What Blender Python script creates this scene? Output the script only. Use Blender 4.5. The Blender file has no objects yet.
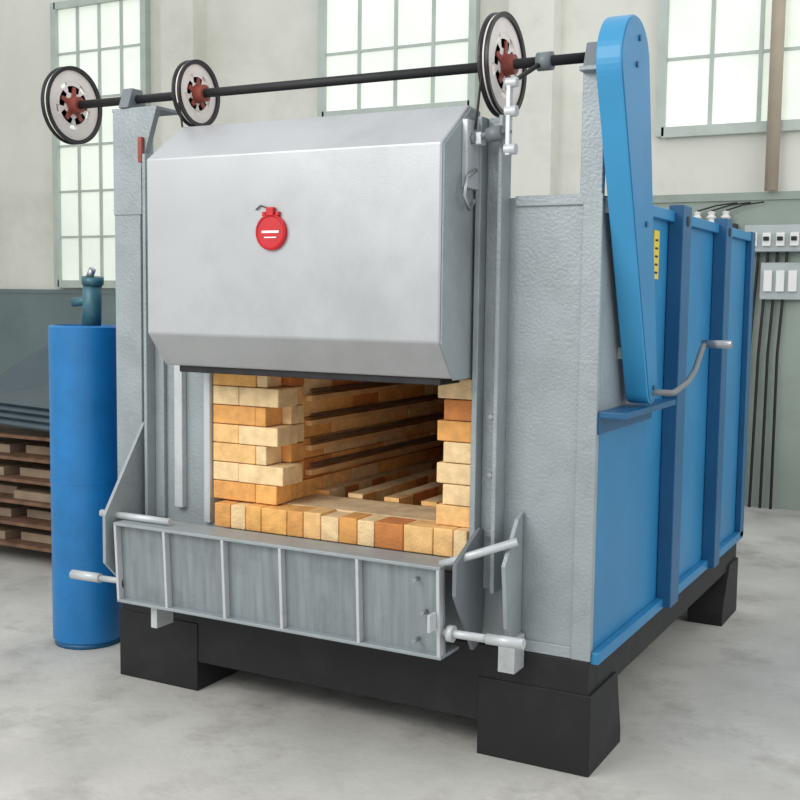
import bpy, bmesh, math, random
import numpy as np
from mathutils import Vector, Matrix
random.seed(4)
sc=bpy.context.scene
try:
    sc.view_settings.view_transform='Standard'
    sc.view_settings.exposure=0.0
except Exception: pass

# ---------------- materials ----------------
def srgb(r,g,b):
    def c(v):
        v/=255.0
        return v/12.92 if v<=.04045 else ((v+.055)/1.055)**2.4
    return (c(r),c(g),c(b),1)
def mat(name,col,rough=.5,metal=0,var=.08,scale=6,bump=0,bscale=60,emit=0,spec=.5,stretch=None,dirt=None,dscale=3,damt=.6):
    m=bpy.data.materials.new(name); m.use_nodes=True
    nt=m.node_tree; b=nt.nodes['Principled BSDF']
    b.inputs['Roughness'].default_value=rough; b.inputs['Metallic'].default_value=metal
    b.inputs['Specular IOR Level'].default_value=spec
    tc=nt.nodes.new('ShaderNodeTexCoord')
    src=tc.outputs['Object']
    if stretch:
        mp=nt.nodes.new('ShaderNodeMapping'); mp.inputs['Scale'].default_value=stretch
        nt.links.new(src,mp.inputs['Vector']); src=mp.outputs['Vector']
    n=nt.nodes.new('ShaderNodeTexNoise'); n.inputs['Scale'].default_value=scale; n.inputs['Detail'].default_value=6
    nt.links.new(src,n.inputs['Vector'])
    r=nt.nodes.new('ShaderNodeValToRGB')
    r.color_ramp.elements[0].position=.3; r.color_ramp.elements[1].position=.7
    r.color_ramp.elements[0].color=tuple(max(0,c*(1-var)) for c in col[:3])+(1,)
    r.color_ramp.elements[1].color=tuple(min(1,c*(1+var)) for c in col[:3])+(1,)
    nt.links.new(n.outputs['Fac'],r.inputs['Fac']); out=r.outputs['Color']
    if dirt:
        n3=nt.nodes.new('ShaderNodeTexNoise'); n3.inputs['Scale'].default_value=dscale; n3.inputs['Detail'].default_value=10; n3.inputs['Roughness'].default_value=.7
        nt.links.new(tc.outputs['Object'],n3.inputs['Vector'])
        r3=nt.nodes.new('ShaderNodeValToRGB'); r3.color_ramp.elements[0].position=.5; r3.color_ramp.elements[1].position=.72
        r3.color_ramp.elements[0].color=(0,0,0,1); r3.color_ramp.elements[1].color=(damt,damt,damt,1)
        nt.links.new(n3.outputs['Fac'],r3.inputs['Fac'])
        mx=nt.nodes.new('ShaderNodeMixRGB'); nt.links.new(r3.outputs['Color'],mx.inputs['Fac']); nt.links.new(out,mx.inputs['Color1']); mx.inputs['Color2'].default_value=dirt
        out=mx.outputs['Color']
    nt.links.new(out,b.inputs['Base Color'])
    if bump:
        n2=nt.nodes.new('ShaderNodeTexNoise'); n2.inputs['Scale'].default_value=bscale; n2.inputs['Detail'].default_value=3
        nt.links.new(tc.outputs['Object'],n2.inputs['Vector'])
        bp=nt.nodes.new('ShaderNodeBump'); bp.inputs['Strength'].default_value=bump; bp.inputs['Distance'].default_value=.01
        nt.links.new(n2.outputs['Fac'],bp.inputs['Height']); nt.links.new(bp.outputs['Normal'],b.inputs['Normal'])
    if emit:
        nt.links.new(out,b.inputs['Emission Color']); b.inputs['Emission Strength'].default_value=emit
    return m
M_silver=mat('silver_paint',srgb(178,180,182),.36,.25,.05,3,.05,180,dirt=srgb(150,152,154),dscale=2.0,damt=.5)
M_grey=mat('grey_hammer_paint',srgb(152,160,163),.42,.15,.08,5,.3,90,dirt=srgb(118,124,126),dscale=3.5,damt=.5)
M_apron=mat('apron_brushed_grey',srgb(138,146,150),.42,.25,.16,3,.1,120,stretch=(14,14,1),dirt=srgb(110,116,118),dscale=5)
M_greyd=mat('grey_dark_paint',srgb(116,122,126),.5,.1,.08,6)
M_light=mat('light_grey_metal',srgb(196,200,202),.4,.2,.05,8,dirt=srgb(150,152,152),dscale=8)
M_blue=mat('blue_paint',srgb(40,122,170),.38,0,.1,2.5,.05,40,dirt=srgb(60,130,168),dscale=2.5,damt=.4)
M_blued=mat('deep_blue_paint',srgb(26,88,130),.4,0,.08,5)
M_bluel=mat('bright_blue_paint',srgb(56,144,192),.35,0,.06,4)
M_tank=mat('tank_blue_paint',srgb(24,114,176),.4,0,.14,4,.1,20,dirt=srgb(20,84,130),dscale=5,damt=.4)
M_teal=mat('teal_paint',srgb(60,104,116),.45,.2,.2,20)
M_black=mat('black_steel',srgb(20,20,23),.6,.0,.2,8,dirt=srgb(44,42,42),dscale=5)
M_dark=mat('dark_steel',srgb(52,50,52),.4,.6,.2,20)
M_chrome=mat('bare_steel',srgb(170,172,176),.3,.8,.08,30)
M_cream=mat('cream_wheel_paint',srgb(222,214,208),.5,0,.06,14)
M_red=mat('red_oxide',srgb(140,66,54),.55,0,.2,25)
M_redp=mat('red_plate',srgb(186,24,32),.4,0,.1,20)
M_yel=mat('yellow_label',srgb(216,190,60),.5,0,.05,9)
M_white=mat('white_print',srgb(235,235,232),.5,0,.02,9)
B_cols=[srgb(240,192,128),srgb(226,164,94),srgb(242,208,158),srgb(204,130,72),srgb(238,180,104)]
M_br=[mat('fire_brick_%d'%i,c,.9,0,.16,22,.4,120) for i,c in enumerate(B_cols)]
M_brin=mat('hearth_brick',srgb(226,180,124),.95,0,.2,9,.4,80)
M_brdark=mat('dark_brick',srgb(84,58,42),.95,0,.3,7,.4,60)  # dark brown brick for chamber back, roof and the floor between rails
M_refr=mat('refractory_light',srgb(226,198,156),.9,0,.22,10,.4,90,dirt=srgb(170,126,84),dscale=6)
M_coil=mat('element_wire',srgb(112,84,62),.7,.2,.2,20)
M_floor=mat('concrete_floor',srgb(186,184,178),.95,0,.16,1.6,.3,25,spec=.2,dirt=srgb(132,128,122),dscale=1.8,damt=.75)
M_wall=mat('white_plaster',srgb(224,223,214),.85,0,.05,1.2,dirt=srgb(196,194,182),dscale=.7,damt=.7)
M_dado=mat('grey_green_dado',srgb(114,130,132),.7,0,.12,1.5,dirt=srgb(92,104,106),dscale=1.6)
M_dado2=mat('pale_green_dado',srgb(154,166,156),.7,0,.1,1.5,dirt=srgb(128,138,130),dscale=1.6)
M_frame=mat('window_frame_green',srgb(184,194,186),.6)
M_glass=mat('frosted_glass',srgb(224,230,220),.5,0,.08,1.0,emit=.45,dirt=srgb(200,212,196),dscale=.8)  # emission stands in for daylight behind the panes
M_rust=mat('rusty_wood',srgb(112,82,62),.8,0,.35,12)
M_sheet=mat('dark_sheet_steel',srgb(58,74,82),.4,.4,.2,5)
M_cab=mat('cabinet_grey',srgb(176,184,184),.5)
M_beige=mat('beige_board',srgb(150,130,108),.7,0,.2,6)
M_pipe=mat('beige_pipe',srgb(176,162,144),.6)

# ---------------- geometry helpers ----------------
def link(o,parent=None):
    sc.collection.objects.link(o)
    if parent: o.parent=parent
    return o
def empty(name):
    e=bpy.data.objects.new(name,None); return link(e)
def finish(name,bm,m,parent,bevel=0,smooth=False):
    me=bpy.data.meshes.new(name); bmesh.ops.recalc_face_normals(bm,faces=bm.faces[:]); bm.to_mesh(me); bm.free()
    for x in (m if isinstance(m,list) else [m]): me.materials.append(x)
    o=bpy.data.objects.new(name,me); link(o,parent)
    if bevel:
        b=o.modifiers.new('b','BEVEL'); b.width=bevel; b.segments=2; b.limit_method='ANGLE'
    return o
def addbox(bm,x0,x1,y0,y1,z0,z1,mi=0):
    v=[bm.verts.new(p) for p in [(x0,y0,z0),(x1,y0,z0),(x1,y1,z0),(x0,y1,z0),(x0,y0,z1),(x1,y0,z1),(x1,y1,z1),(x0,y1,z1)]]
    for f in [(0,3,2,1),(4,5,6,7),(0,1,5,4),(1,2,6,5),(2,3,7,6),(3,0,4,7)]:
        fc=bm.faces.new([v[i] for i in f]); fc.material_index=mi
def box(name,x0,x1,y0,y1,z0,z1,m,p,bevel=.003):
    bm=bmesh.new(); addbox(bm,x0,x1,y0,y1,z0,z1); return finish(name,bm,m,p,bevel)
def boxes(name,L,m,p,bevel=.003):
    bm=bmesh.new()
    for l in L: addbox(bm,*l)
    return finish(name,bm,m,p,bevel)
def prism(name,poly,axis,a,b,m,p,bevel=.003):
    bm=bmesh.new()
    def P(u,v,w):
        return {'x':(w,u,v),'y':(u,w,v),'z':(u,v,w)}[axis]
    va=[bm.verts.new(P(u,v,a)) for u,v in poly]; vb=[bm.verts.new(P(u,v,b)) for u,v in poly]
    bm.faces.new(va); bm.faces.new(vb[::-1]); n=len(poly)
    for i in range(n): bm.faces.new([va[i],vb[i],vb[(i+1)%n],va[(i+1)%n]])
    return finish(name,bm,m,p,bevel)
def addcyl(bm,p0,p1,r,r2=None,n=32,mi=0):
    p0=Vector(p0);p1=Vector(p1);d=(p1-p0); r2=r if r2 is None else r2
    q=d.normalized().to_track_quat('Z','Y'); 
    A=[bm.verts.new(p0+q@Vector((r*math.cos(t),r*math.sin(t),0))) for t in [2*math.pi*i/n for i in range(n)]]
    B=[bm.verts.new(p1+q@Vector((r2*math.cos(t),r2*math.sin(t),0))) for t in [2*math.pi*i/n for i in range(n)]]
    fs=[bm.faces.new(A[::-1]),bm.faces.new(B)]
    for i in range(n):
        f=bm.faces.new([A[i],A[(i+1)%n],B[(i+1)%n],B[i]]); f.smooth=True; fs.append(f)
    for f in fs: f.material_index=mi
def cyl(name,p0,p1,r,m,p,r2=None,n=32,bevel=0):
    bm=bmesh.new(); addcyl(bm,p0,p1,r,r2,n); return finish(name,bm,m,p,bevel)
def tube(name,pts,r,m,p,cyc=False):
    c=bpy.data.curves.new(name,'CURVE'); c.dimensions='3D'; c.bevel_depth=r; c.bevel_resolution=4; c.use_fill_caps=True
    s=c.splines.new('POLY'); s.points.add(len(pts)-1)
    for i,q in enumerate(pts): s.points[i].co=(*q,1)
    s.use_cyclic_u=cyc; c.materials.append(m)
    return link(bpy.data.objects.new(name,c),p)
def revolve(name,prof,x,y,z,m,p,axis='x',n=64,closed=False):
    bm=bmesh.new(); rings=[]
    for r,a in prof:
        ring=[]
        for i in range(n):
            t=2*math.pi*i/n; c,s=r*math.cos(t),r*math.sin(t)
            ring.append(bm.verts.new((x+a,y+c,z+s) if axis=='x' else ((x+c,y+s,z+a) if axis=='z' else (x+c,y+a,z+s))))
        rings.append(ring)
    prs=list(zip(rings,rings[1:]))
    if closed: prs.append((rings[-1],rings[0]))
    for a,b in prs:
        for i in range(n):
            bm.faces.new([a[i],a[(i+1)%n],b[(i+1)%n],b[i]])
    if not closed:
        bm.faces.new(rings[0]); bm.faces.new(rings[-1][::-1])
    return finish(name,bm,m,p)
def bricks(name,L,p,bevel=.004):
    bm=bmesh.new()
    for l in L: addbox(bm,*l,mi=random.randrange(len(M_br)))
    return finish(name,bm,M_br,p,bevel)

# ================= FURNACE =================
F=empty('industrial_box_furnace')
W,D,zb,zt=2.04,2.345,.396,1.937
boxes('front_plate',[(-W,-1.60,0,.03,zb,zt),(-.43,0,0,.03,zb,zt),(-1.60,-.43,0,.03,1.5,zt),(-1.60,-.43,0,.03,zb,.70)],M_grey,F,.002)
boxes('front_seam_strips',[(-W-.005,-1.91,-.025,0,zb,zt),(-.063,.004,-.012,0,zb,zt),(-.30,.004,-.01,0,zt-.03,zt+.005),(-.30,-.063,-.008,0,zb,zb+.04)],M_grey,F,.003)
boxes('side_panel_blue',[(-.03,0,.03,D-.03,zb,1.22),(-.03,0,.46,D-.03,1.22,zt),(-W,-W+.03,.03,D-.03,zb,zt),(-W,0,D-.03,D,zb,zt)],M_blue,F,0)
boxes('side_panel_grey',[(-.03,0.0,.03,.46,1.22,zt)],M_grey,F,.0)
box('roof_panel',-W+.03,-.03,.03,D-.03,zt-.03,zt-.002,M_greyd,F)
boxes('side_top_rail',[(-.03,.025,.46,D+.01,zt-.035,zt+.006)],M_blue,F,.003)
boxes('side_bottom_rail',[(0.001,.03,.0,D+.01,zb-.01,zb+.03)],M_blue,F,.003)
def rib(n,y0,y1):
    boxes(n,[(0.001,.06,y0,y1,zb-.005,zt+.03)],M_blued,F,.004)
rib('side_rib_1',.80,.925); rib('side_rib_2',1.56,1.665); boxes('side_rib_3',[(0.001,.03,D-.07,D+.012,zb,zt+.012)],M_blued,F,.003)
bm=bmesh.new()
for y in (.862,1.612): addcyl(bm,(.058,y,zt-.03),(.063,y,zt-.03),.02)
finish('lifting_holes',bm,M_black,F)
boxes('side_ledge',[(0.001,.10,-.0,.62,1.215,1.235),(.001,.012,.0,.62,1.16,1.215)],M_blued,F,.002)
# base
boxes('base_frame',[(-W,0,-.01,.08,.12,zb-.001),(-.08,0,.08,D-.08,.25,zb-.001),(-W,-W+.08,.08,D-.08,.25,zb-.001),(-W,0,D-.08,D,.27,zb-.001),(-W+.08,-.08,.08,D-.08,.34,zb-.001)],M_black,F,.003)
prism('foot_1',[(-.015,0),(.34,0),(.34,.05),(.28,.28),(-.015,.28)],'x',-.40,.012,M_black,F)
prism('foot_2',[(D-.34,0),(D,0),(D,.28),(D-.20,.28),(D-.34,.06)],'x',-.16,.012,M_black,F)
prism('foot_3',[(-.015,0),(.34,0),(.34,.05),(.28,.28),(-.015,.28)],'x',-W-.01,-W+.40,M_black,F)
prism('foot_4',[(D-.34,0),(D,0),(D,.28),(D-.20,.28),(D-.34,.06)],'x',-W-.01,-W+.16,M_black,F)
# ---- door (lift hood)
prof=[(-.03,1.335),(-.205,1.335),(-.306,1.457),(-.306,2.091),(-.107,2.234),(-.03,2.234)]
prism('lift_door',prof,'x',-1.633,-.431,M_silver,F,.006)
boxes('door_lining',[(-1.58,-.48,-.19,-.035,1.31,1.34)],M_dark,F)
prism('door_side_plate',[(-.028,1.33),(-.20,1.33),(-.296,1.45),(-.296,2.085),(-.10,2.224),(-.028,2.224)],'x',-.431,-.425,M_grey,F,.001)
revolve('door_badge',[(.001,-.012),(.052,-.012),(.056,-.016),(.062,-.012),(.062,0),(.001,0)],-1.075,-.306,1.818,M_redp,F,'y',48)
boxes('door_badge_print',[(-1.11,-1.04,-.3195,-.317,1.815,1.823),(-1.10,-1.05,-.3195,-.317,1.798,1.802)],M_white,F,0)
boxes('door_badge_tab',[(-1.09,-1.06,-.325,-.306,1.873,1.903),(-1.11,-1.095,-.32,-.306,1.873,1.888),(-1.055,-1.04,-.32,-.306,1.873,1.888)],M_redp,F)
tube('badge_wire',[(-1.075,-.312,1.895),(-1.12,-.312,1.91),(-1.14,-.312,1.895)],.0025,M_dark,F)
# ---- opening jambs
boxes('opening_jamb',[(-1.74,-1.70,-.03,0,.75,1.5),(-1.60,-1.57,-.02,.1,.70,1.5)],M_light,F,.003)  # pale metal puts the white highlight of the left frame into the colour
boxes('opening_jamb_inner',[(-.445,-.43,0,.1,.70,1.5)],M_greyd,F,.002)
boxes('guide_rail',[(-.415,-.395,-.08,0,.60,2.2),(-.395,-.335,-.03,0,.60,2.2),(-.335,-.32,-.08,0,.60,2.2)],M_grey,F,.003)
boxes('guide_rail_left',[(-1.86,-1.845,-.07,0,.70,2.15),(-1.845,-1.80,-.02,0,.70,2.15)],M_grey,F,.003)
# bricks: jambs
L=[]
h=.072
for k in range(9):
    z=.80+k*(h+.003); 
    e=-1.255 if k%2 else -1.31
    if k>=7: e=-1.22
    if k<2: e+=.05*(2-k)*.5
    cut=-1.44 if k%2 else -1.36
    L+=[(-1.565,cut-.0015,-.005,.10,z,z+h),(cut+.0015,e,-.005+random.uniform(-.006,.006),.10+.03*(k%2),z,z+h)]
    L+=[(-1.565,-1.27,.105 if not k%2 else .135,.2,z,z+h)]
bricks('brick_jamb_left',L,F)
L=[]
for k in range(8):
    z=.80+k*(h+.003); e=-.555 if k%2 else -.58
    L+=[(e,-.447,-.005,.10,z,z+h)]
    L+=[(-.56,-.447,.105,.2,z,z+h)]
bricks('brick_jamb_right',L,F)
L=[];x=-1.52
while x<-.46:
    w=random.choice([.068,.075,.115,.07])
    L.append((x,min(x+w,-.435),-.055,.06,.70,.795+random.uniform(-.004,.004))); x+=w+.003
bricks('brick_sill',L,F)
# chamber
L=[]
for k in range(11):
    z=.70+k*.084; y=.2-(k%2)*.06
    while y<2.1:
        L.append((-1.60,-1.28,max(y,.2),min(y+.225,2.1),z,z+.081)); y+=.228
bricks('chamber_side_wall',L,F,.003)
boxes('chamber_right_wall',[(-.57,-.40,.2,2.1,.70,1.62)],M_brin,F,0)
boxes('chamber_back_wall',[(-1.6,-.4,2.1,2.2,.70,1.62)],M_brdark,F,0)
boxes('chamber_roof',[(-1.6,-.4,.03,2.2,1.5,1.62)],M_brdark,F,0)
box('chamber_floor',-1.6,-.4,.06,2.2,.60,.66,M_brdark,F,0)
bm=bmesh.new()
addbox(bm,-1.55,-.45,.062,.30,.66,.797)
rails=(-1.28,-1.125,-.96,-.795,-.64)
for x in rails: addbox(bm,x,x+.058,.31,2.05,.66,.815)
finish('hearth_top',bm,M_refr,F,.003)
L=[]
for x in rails:
    y=.312
    while y<1.95: L.append((x+.057,x+.066,y,y+.11,.69,.812)); y+=.115
    L.append((x,x+.066,.302,.312,.798,.815))
bricks('hearth_rail_bricks',L,F,0)
bm=bmesh.new()
for k in range(6):
    z=.885+k*.1; addbox(bm,-1.28,-1.25,.22,2.05,z,z+.022)
finish('element_shelves',bm,M_brin,F,.002)
for k in range(6):
    z=.922+k*.1; pts=[]
    for i in range(600):
        a=i*1.25
        pts.append((-1.268+.010*math.cos(a),.25+i*.003,z+.010*math.sin(a)))
    tube('heating_element_%d'%(k+1),pts,.002,M_coil,F)
# ---- apron / hinged trough
xa,xb=-1.852,-.435
prism('apron_plate',[(-.232,.705),(-.222,.705),(-.205,.405),(-.215,.405)],'x',xa,xb,M_apron,F,.002)
def yp(z): return -.232+(.705-z)/.3*.017
seams=[xa,-1.61,-1.335,-1.08,-.76,xb-.015]
bm=bmesh.new()
for x in seams:
    v=[(x,yp(.705)-.03,.71),(x+.012,yp(.705)-.03,.71),(x+.012,yp(.4)-.03,.40),(x,yp(.4)-.03,.40),(x,yp(.705),.71),(x+.012,yp(.705),.71),(x+.012,yp(.4),.40),(x,yp(.4),.40)]
    V=[bm.verts.new(q) for q in v]
    for f in [(0,1,2,3),(4,7,6,5),(0,4,5,1),(3,2,6,7),(0,3,7,4),(1,5,6,2)]: bm.faces.new([V[i] for i in f])
finish('apron_ribs',bm,M_light,F,.002)
boxes('apron_lips',[(xa,xb,-.262,-.12,.703,.715),(xa,xb,-.245,-.10,.395,.407)],M_grey,F,.002)
boxes('apron_shelf',[(xa,xb,-.12,0,.66,.672)],M_greyd,F,.001)
prism('apron_bracket_left',[(0,1.10),(-.04,1.08),(-.27,.74),(-.27,.55),(-.12,.40),(0,.42)],'x',-1.90,-1.885,M_grey,F,.002)
prism('apron_bracket_right',[(-.02,.80),(-.06,.82),(-.25,.73),(-.25,.62),(-.10,.40),(-.03,.42),(-.02,.5)],'x',-.395,-.38,M_greyd,F,.002)
prism('apron_bracket_outer',[(-.01,.88),(-.05,.86),(-.16,.72),(-.13,.5),(-.04,.40),(-.01,.42)],'x',-.26,-.245,M_grey,F,.002)
cyl('apron_rod_left',(-1.97,-.20,.73),(-1.62,-.20,.73),.014,M_light,F)
cyl('apron_rod_right',(-.46,-.21,.71),(-.22,-.12,.80),.014,M_light,F)
bm=bmesh.new(); addcyl(bm,(-2.13,-.2,.46),(-1.98,-.2,.463),.019); addcyl(bm,(-1.98,-.2,.463),(-1.80,-.2,.468),.012); addcyl(bm,(-1.86,-.2,.465),(-1.84,-.2,.465),.03)
finish('apron_handle_left',bm,M_light,F)
bm=bmesh.new(); addcyl(bm,(-.46,-.22,.485),(-.28,-.22,.488),.014); addcyl(bm,(-.28,-.22,.488),(-.15,-.22,.49),.018); addcyl(bm,(-.42,-.22,.485),(-.40,-.22,.485),.028)
finish('apron_handle_right',bm,M_light,F)
bm=bmesh.new()
for q in [(-.53,-.262,.66),(-.53,-.262,.45),(-.50,-.262,.55)]: addcyl(bm,q,(q[0],q[1]+.04,q[2]),.007,n=6)
for z in (.78,1.0,1.2): addcyl(bm,(-.36,-.04,z),(-.36,-.02,z),.009,n=6)
finish('bolts',bm,M_chrome,F)
boxes('apron_stop',[(-.46,-.45,-.30,-.25,.50,.56),(-.29,-.23,-.10,-.011,.34,.46),(-1.72,-1.69,-.2,-.1,.30,.40)],M_light,F,.002)
# ---- left pillar & bearings
ys,zs=.017,2.379
prism('shaft_pillar_left',[(-2.045,zt-.02),(-1.90,zt-.02),(-1.90,2.10),(-1.82,2.33),(-2.045,2.33)],'y',-.03,.0,M_grey,F,.003)
boxes('shaft_pillar_cap',[(-2.05,-1.82,-.03,.12,2.325,2.34),(-2.045,-2.02,-.0,.14,zt-.02,2.325),(-2.02,-1.98,.0,.14,zt-.02,2.325)],M_grey,F,.003)
boxes('rope_tensioner',[(-1.90,-1.88,-.05,-.03,2.12,2.22)],M_red,F,.004)
def bearing(n,x):
    prism(n,[(ys-.06,2.34),(ys+.06,2.34),(ys+.045,2.38),(ys+.03,2.42),(ys-.03,2.42),(ys-.045,2.38)],'x',x-.025,x+.025,M_greyd,F,.004)
bearing('bearing_left',-1.98); bearing('bearing_right',-.04)
boxes('shaft_pillar_right',[(-.075,0,-.01,.02,zt,2.34),(-.075,-.055,.02,.12,zt,2.34),(-.075,0,-.05,.12,2.325,2.34)],M_grey,F,.003)
cyl('drive_shaft',(-2.40,ys,zs),(.03,ys,zs),.017,M_black,F)
def wheel(n,x,R):
    revolve(n+'_rim',[(R-.016,-.016),(R,-.018),(R,-.010),(R-.008,0),(R,.010),(R,.018),(R-.016,.016)],x,ys,zs,M_dark,F,closed=True)
    revolve(n+'_web',[(R*.62,-.007),(R-.006,-.007),(R-.006,.007),(R*.62,.007)],x,ys,zs,M_cream,F,closed=True)
    revolve(n+'_inner_web',[(.02,-.006),(R*.5,-.006),(R*.5,.006),(.02,.006)],x,ys,zs,M_cream,F,closed=True)
    for nm,(ra,rb,wd,th,mm) in {'spokes':(.3*R,.8*R,.30*R,.006,M_cream),'arms':(.02,.46*R,.014,.012,M_red)}.items():
        bm=bmesh.new()
        for k in range(5):
            t=2*math.pi*k/5+.3; c,s_=math.cos(t),math.sin(t)
            P=[(ra,-wd),(rb,-wd*.6),(rb,wd*.6),(ra,wd)] if nm=='arms' else [(ra,-wd*.6),(rb,-wd),(rb,wd),(ra,wd*.6)]
            a=[bm.verts.new((x-th,ys+u*c-v*s_,zs+u*s_+v*c)) for u,v in P]
            b=[bm.verts.new((x+th,ys+u*c-v*s_,zs+u*s_+v*c)) for u,v in P]
            bm.faces.new(a);bm.faces.new(b[::-1])
            for i in range(4): bm.faces.new([a[i],b[i],b[(i+1)%4],a[(i+1)%4]])
        finish(n+'_'+nm,bm,mm,F,.001)
    revolve(n+'_hub',[(.018,-.045),(.032,-.045),(.036,-.01),(.036,.01),(.032,.045),(.018,.045)],x,ys,zs,M_red,F)
wheel('rope_wheel_1',-2.308,.158); wheel('rope_wheel_2',-1.658,.128); wheel('rope_wheel_3',-.366,.170)
tube('rope_1',[(-1.658,ys-.118,zs),(-1.655,-.07,2.23)],.004,M_dark,F)
tube('rope_3',[(-.366,ys-.16,zs),(-.40,-.12,2.15)],.004,M_dark,F)
# right link mechanism
boxes('door_lug',[(-.425,-.405,-.17,-.07,1.96,2.18),(-.405,-.37,-.14,-.10,2.10,2.14)],M_light,F,.003)
tube('door_hook',[(-.395,-.12,2.02),(-.395,-.19,1.99),(-.395,-.21,1.93),(-.395,-.17,1.89),(-.395,-.13,1.92)],.007,M_chrome,F)
bm=bmesh.new(); addcyl(bm,(-.44,-.13,2.12),(-.27,-.13,2.14),.010); addcyl(bm,(-.35,-.13,2.128),(-.30,-.13,2.135),.024); addcyl(bm,(-.41,-.13,2.12),(-.39,-.13,2.12),.022,n=6)
finish('link_pin',bm,M_greyd,F)
bm=bmesh.new(); addbox(bm,-.285,-.270,-.142,-.118,2.06,2.30)
addcyl(bm,(-.29,-.13,2.20),(-.25,-.13,2.20),.018);addcyl(bm,(-.29,-.13,2.08),(-.25,-.13,2.08),.018);addcyl(bm,(-.29,-.13,2.29),(-.25,-.13,2.29),.016)
finish('link_bar',bm,M_light,F,.002)
tube('shaft_lever',[(-.27,-.13,2.29),(-.25,-.05,2.335),(-.22,ys,zs)],.008,M_dark,F)
cyl('lever_collar',(-.24,ys,zs),(-.19,ys,zs),.03,M_greyd,F)
# ---- belt guard
def capsule(c0,r0,c1,r1,n=28):
    (y0,z0),(y1,z1)=c0,c1; d=math.hypot(y1-y0,z1-z0); a=math.atan2(z1-z0,y1-y0); b=math.acos((r0-r1)/d)
    P=[]
    for i in range(n+1):
        t=a+b+(2*math.pi-2*b)*i/n; P.append((y0+r0*math.cos(t),z0+r0*math.sin(t)))
    for i in range(n+1):
        t=a-b+(2*b)*i/n; P.append((y1+r1*math.cos(t),z1+r1*math.sin(t)))
    return P
prism('belt_guard_rim',capsule((-.02,2.335),.15,(.29,1.30),.055),'x',.02,.10,M_bluel,F,.004)
prism('belt_guard_face',capsule((-.02,2.335),.144,(.29,1.30),.049),'x',.10,.104,M_blue,F,.001)
bm=bmesh.new()
for q in [(.0,2.42),(-.02,2.335),(.14,1.85),(.29,1.30)]: addcyl(bm,(.103,q[0],q[1]),(.110,q[0],q[1]),.010,n=6)
finish('guard_bolts',bm,M_blued,F)
boxes('guard_brackets',[(-.0,.03,.02,.14,1.88,1.93),(0,.03,.2,.32,1.40,1.44)],M_grey,F,.002)
tube('crank_arm',[(.10,.29,1.285),(.165,.29,1.285),(.17,.32,1.285),(.17,.50,1.31),(.17,.60,1.345),(.17,.70,1.42),(.17,.74,1.44)],.011,M_greyd,F)
cyl('crank_grip',(.16,.74,1.44),(.27,.74,1.44),.015,M_chrome,F)
boxes('warning_label',[(0.001,.004,.60,.67,1.68,1.86)],M_yel,F,0)
boxes('warning_label_print',[(.004,.0045,.615,.655,1.82-.03*k,1.828-.03*k) for k in range(5)],M_black,F,0)

# ================= TANK =================
T=empty('blue_steel_tank')
revolve('tank_body',[(.001,.02),(.150,.02),(.158,.03),(.158,1.45),(.150,1.458),(.140,1.458),(.135,1.43),(.001,1.43)],-2.50,.27,0,M_tank,T,'z')
revolve('tank_seam',[(.157,.0),(.1605,.0),(.1605,.02),(.157,.02)],-2.50,.27,.75,M_tank,T,'z',closed=True)
cyl('valve_tube',(-2.44,.25,1.43),(-2.42,.24,1.66),.042,M_teal,T)
cyl('valve_cap',(-2.42,.24,1.64),(-2.417,.238,1.675),.048,M_teal,T)
cyl('valve_stub',(-2.42,.22,1.67),(-2.40,.22,1.71),.016,M_chrome,T)
cyl('valve_side_port',(-2.52,.22,1.56),(-2.43,.24,1.57),.02,M_teal,T)
cyl('tank_floor_ring',(-2.50,.27,.0),(-2.50,.27,.02),.15,M_blued,T)

# ================= LEFT RACK =================
R_=empty('steel_sheet_rack')
L=[]
for k in range(6): L.append((-4.5,-3.12,1.15,2.3,.10+k*.13,.12+k*.13))
boxes('rack_shelves',L,M_rust,R_,.003)
L=[]
for k in range(5):
    for j in range(3): L.append((-4.4+j*.42,-4.4+j*.42+.34,1.2+.05*((j+k)%3),2.2,.12+k*.13,.17+k*.13))
boxes('stored_boards',L,M_beige,R_,.003)
boxes('rack_posts',[(x,x+.05,y,y+.05,0,.90) for x in (-4.5,-3.17) for y in (1.15,2.25)],M_dark,R_,.003)
bm=bmesh.new()
for k in range(4):
    V=[bm.verts.new(q) for q in [(-4.5+.03*k,1.1+.05*k,.85+.03*k),(-3.1+.02*k,1.1+.05*k,.80+.03*k),(-3.05+.02*k,2.35,1.22),(-4.5+.03*k,2.35,1.40)]]
    f=bm.faces.new(V)
o=finish('leaning_sheets',bm,M_sheet,R_); s=o.modifiers.new('s','SOLIDIFY'); s.thickness=.012

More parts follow.
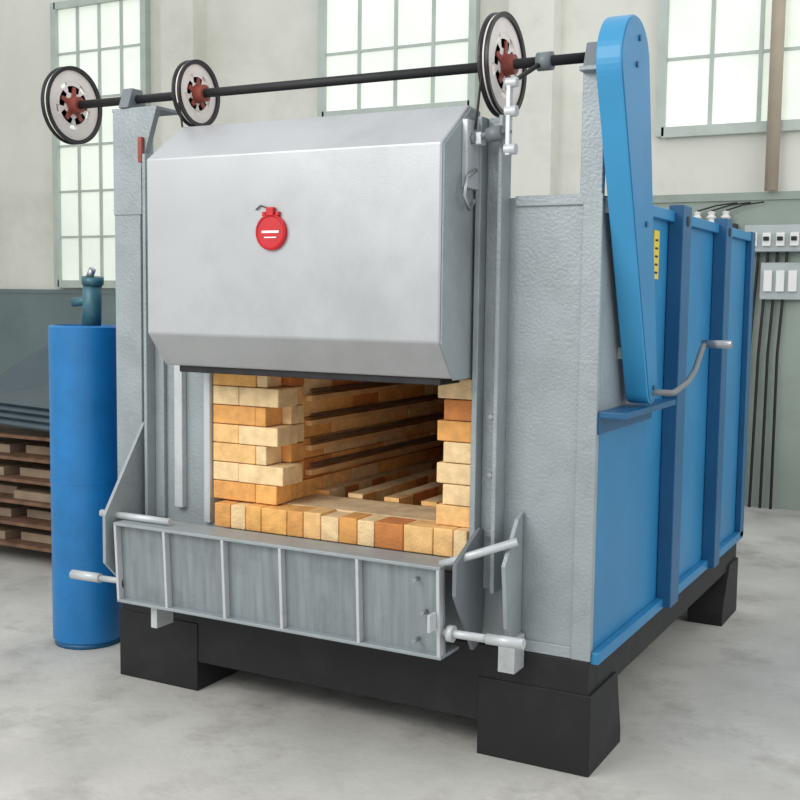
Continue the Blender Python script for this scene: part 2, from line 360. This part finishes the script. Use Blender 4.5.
# ================= ROOM =================
box('floor',-9.6,3.4,-5.5,5.7,-.1,0,M_floor,None,0)
box('wall_back',-9.6,3.4,5.5,5.7,0,5.2,M_wall,None,0)
box('wall_left',-9.8,-9.6,-5.5,5.7,0,5.2,M_wall,None,0)
boxes('trim_1',[(-9.6,-3.2,5.46,5.5,0,1.60),(-9.6,-3.2,5.45,5.5,1.60,1.64)],M_dado,None,0)
boxes('trim_2',[(-3.2,3.4,5.46,5.5,0,2.38),(-3.2,3.4,5.44,5.5,2.38,2.44)],M_dado2,None,0)
def window(n,x0,x1,z0,z1,nx,nz):
    e=empty(n)
    box('pane',x0,x1,5.47,5.5,z0,z1,M_glass,e,0)
    L=[(x0-.05,x0+.02,5.42,5.5,z0-.05,z1+.05),(x1-.02,x1+.05,5.42,5.5,z0-.05,z1+.05),(x0,x1,5.42,5.5,z0-.06,z0+.02),(x0,x1,5.42,5.5,z1-.02,z1+.05)]
    for i in range(1,nx): x=x0+(x1-x0)*i/nx; L.append((x-.015,x+.015,5.45,5.48,z0,z1))
    for i in range(1,nz): z=z0+(z1-z0)*i/nz; L.append((x0,x1,5.455,5.485,z-.012,z+.012))
    boxes('frame',L,M_frame,e,0)
window('window_1',-7.85,-6.65,1.72,4.6,4,6)
window('window_2',-4.5,-3.0,3.28,4.9,4,3)
window('window_3',-1.32,.9,2.95,4.6,6,3)
boxes('wall_column',[(-6.3,-5.9,5.3,5.5,0,5.2),(-2.6,-2.2,5.3,5.5,0,5.2)],M_wall,None,0)
cyl('wall_pipe',(-.45,5.38,2.44),(-.45,5.38,5.2),.05,M_pipe,None)
E=empty('electrical_switch_box')
boxes('cabinet',[(-.62,-.18,5.30,5.46,1.98,2.18),(-.5,-.18,5.36,5.46,1.62,1.90)],M_cab,E,.006)
boxes('switches',[(-.58+.1*k,-.52+.1*k,5.27,5.30,2.02,2.12) for k in range(4)]+[(-.47+.09*k,-.41+.09*k,5.33,5.36,1.68,1.84) for k in range(3)],M_white,E,.003)
boxes('switch_levers',[(-.57+.1*k,-.53+.1*k,5.25,5.27,2.06,2.09) for k in range(4)],M_black,E,.003)
for k in range(5): tube('cable_%d'%(k+1),[(-.60+.07*k,5.42,1.98),(-.64+.07*k,5.41,1.2),(-.68+.08*k,5.41,.0)],.011,M_dark,E)
I=empty('cable_insulators')
for k in range(3): revolve('insulator_%d'%(k+1),[(.01,0),(.035,.01),(.02,.03),(.04,.05),(.02,.07),(.03,.09),(.01,.1)],-1.0+.11*k,5.38,2.2,M_white,I,'z',24)
boxes('insulator_bar',[(-1.06,-.70,5.36,5.46,2.16,2.2)],M_dark,I)
for k in range(3): tube('strung_cable_%d'%(k+1),[(-1.0+.11*k,5.37,2.30),(-.85+.1*k,5.37,2.34),(-.7+.1*k,5.40,2.36)],.006,M_dark,I)

# ================= LIGHT =================
w=bpy.data.worlds.new('World'); sc.world=w; w.use_nodes=True
bg=w.node_tree.nodes['Background']; bg.inputs[0].default_value=(.95,.98,1,1); bg.inputs[1].default_value=.98
def area(n,loc,target,sx,sy,power,col=(1,1,1)):
    l=bpy.data.lights.new(n,'AREA'); l.shape='RECTANGLE'; l.size=sx; l.size_y=sy; l.energy=power; l.color=col
    o=bpy.data.objects.new(n,l); link(o); o.location=loc
    o.rotation_euler=(Vector(target)-Vector(loc)).to_track_quat('-Z','Y').to_euler()
area('front_left_key',(-2.5,-4.2,4.0),(-1.2,0,1.2),3.5,2.5,170,(1,.99,.96))  # added off-camera key light from high front left, not an actual skylight
area('side_fill',(4.5,1,4.0),(-.5,1.5,1),3,3,70,(1,1,1))  # added off-camera area light for shading the right side, no real fixture

# ================= CAMERA =================
yaw,pi_,ro=np.radians([28.223,5.227,.717])
f=np.array([-np.sin(yaw)*np.cos(pi_),np.cos(yaw)*np.cos(pi_),-np.sin(pi_)])
r0=np.array([np.cos(yaw),np.sin(yaw),0]); u0=np.cross(r0,f)
r=np.cos(ro)*r0+np.sin(ro)*u0; u=np.cross(r,f)
cam=bpy.data.cameras.new('camera'); co=bpy.data.objects.new('camera',cam); link(co)
cam.sensor_width=36; cam.lens=1120.517/800*36
Mx=Matrix.Identity(4)
for i in range(3): Mx[i][0]=r[i]; Mx[i][1]=u[i]; Mx[i][2]=-f[i]
Mx[0][3],Mx[1][3],Mx[2][3]=1.159,-3.524,1.6
co.matrix_world=Mx; sc.camera=co
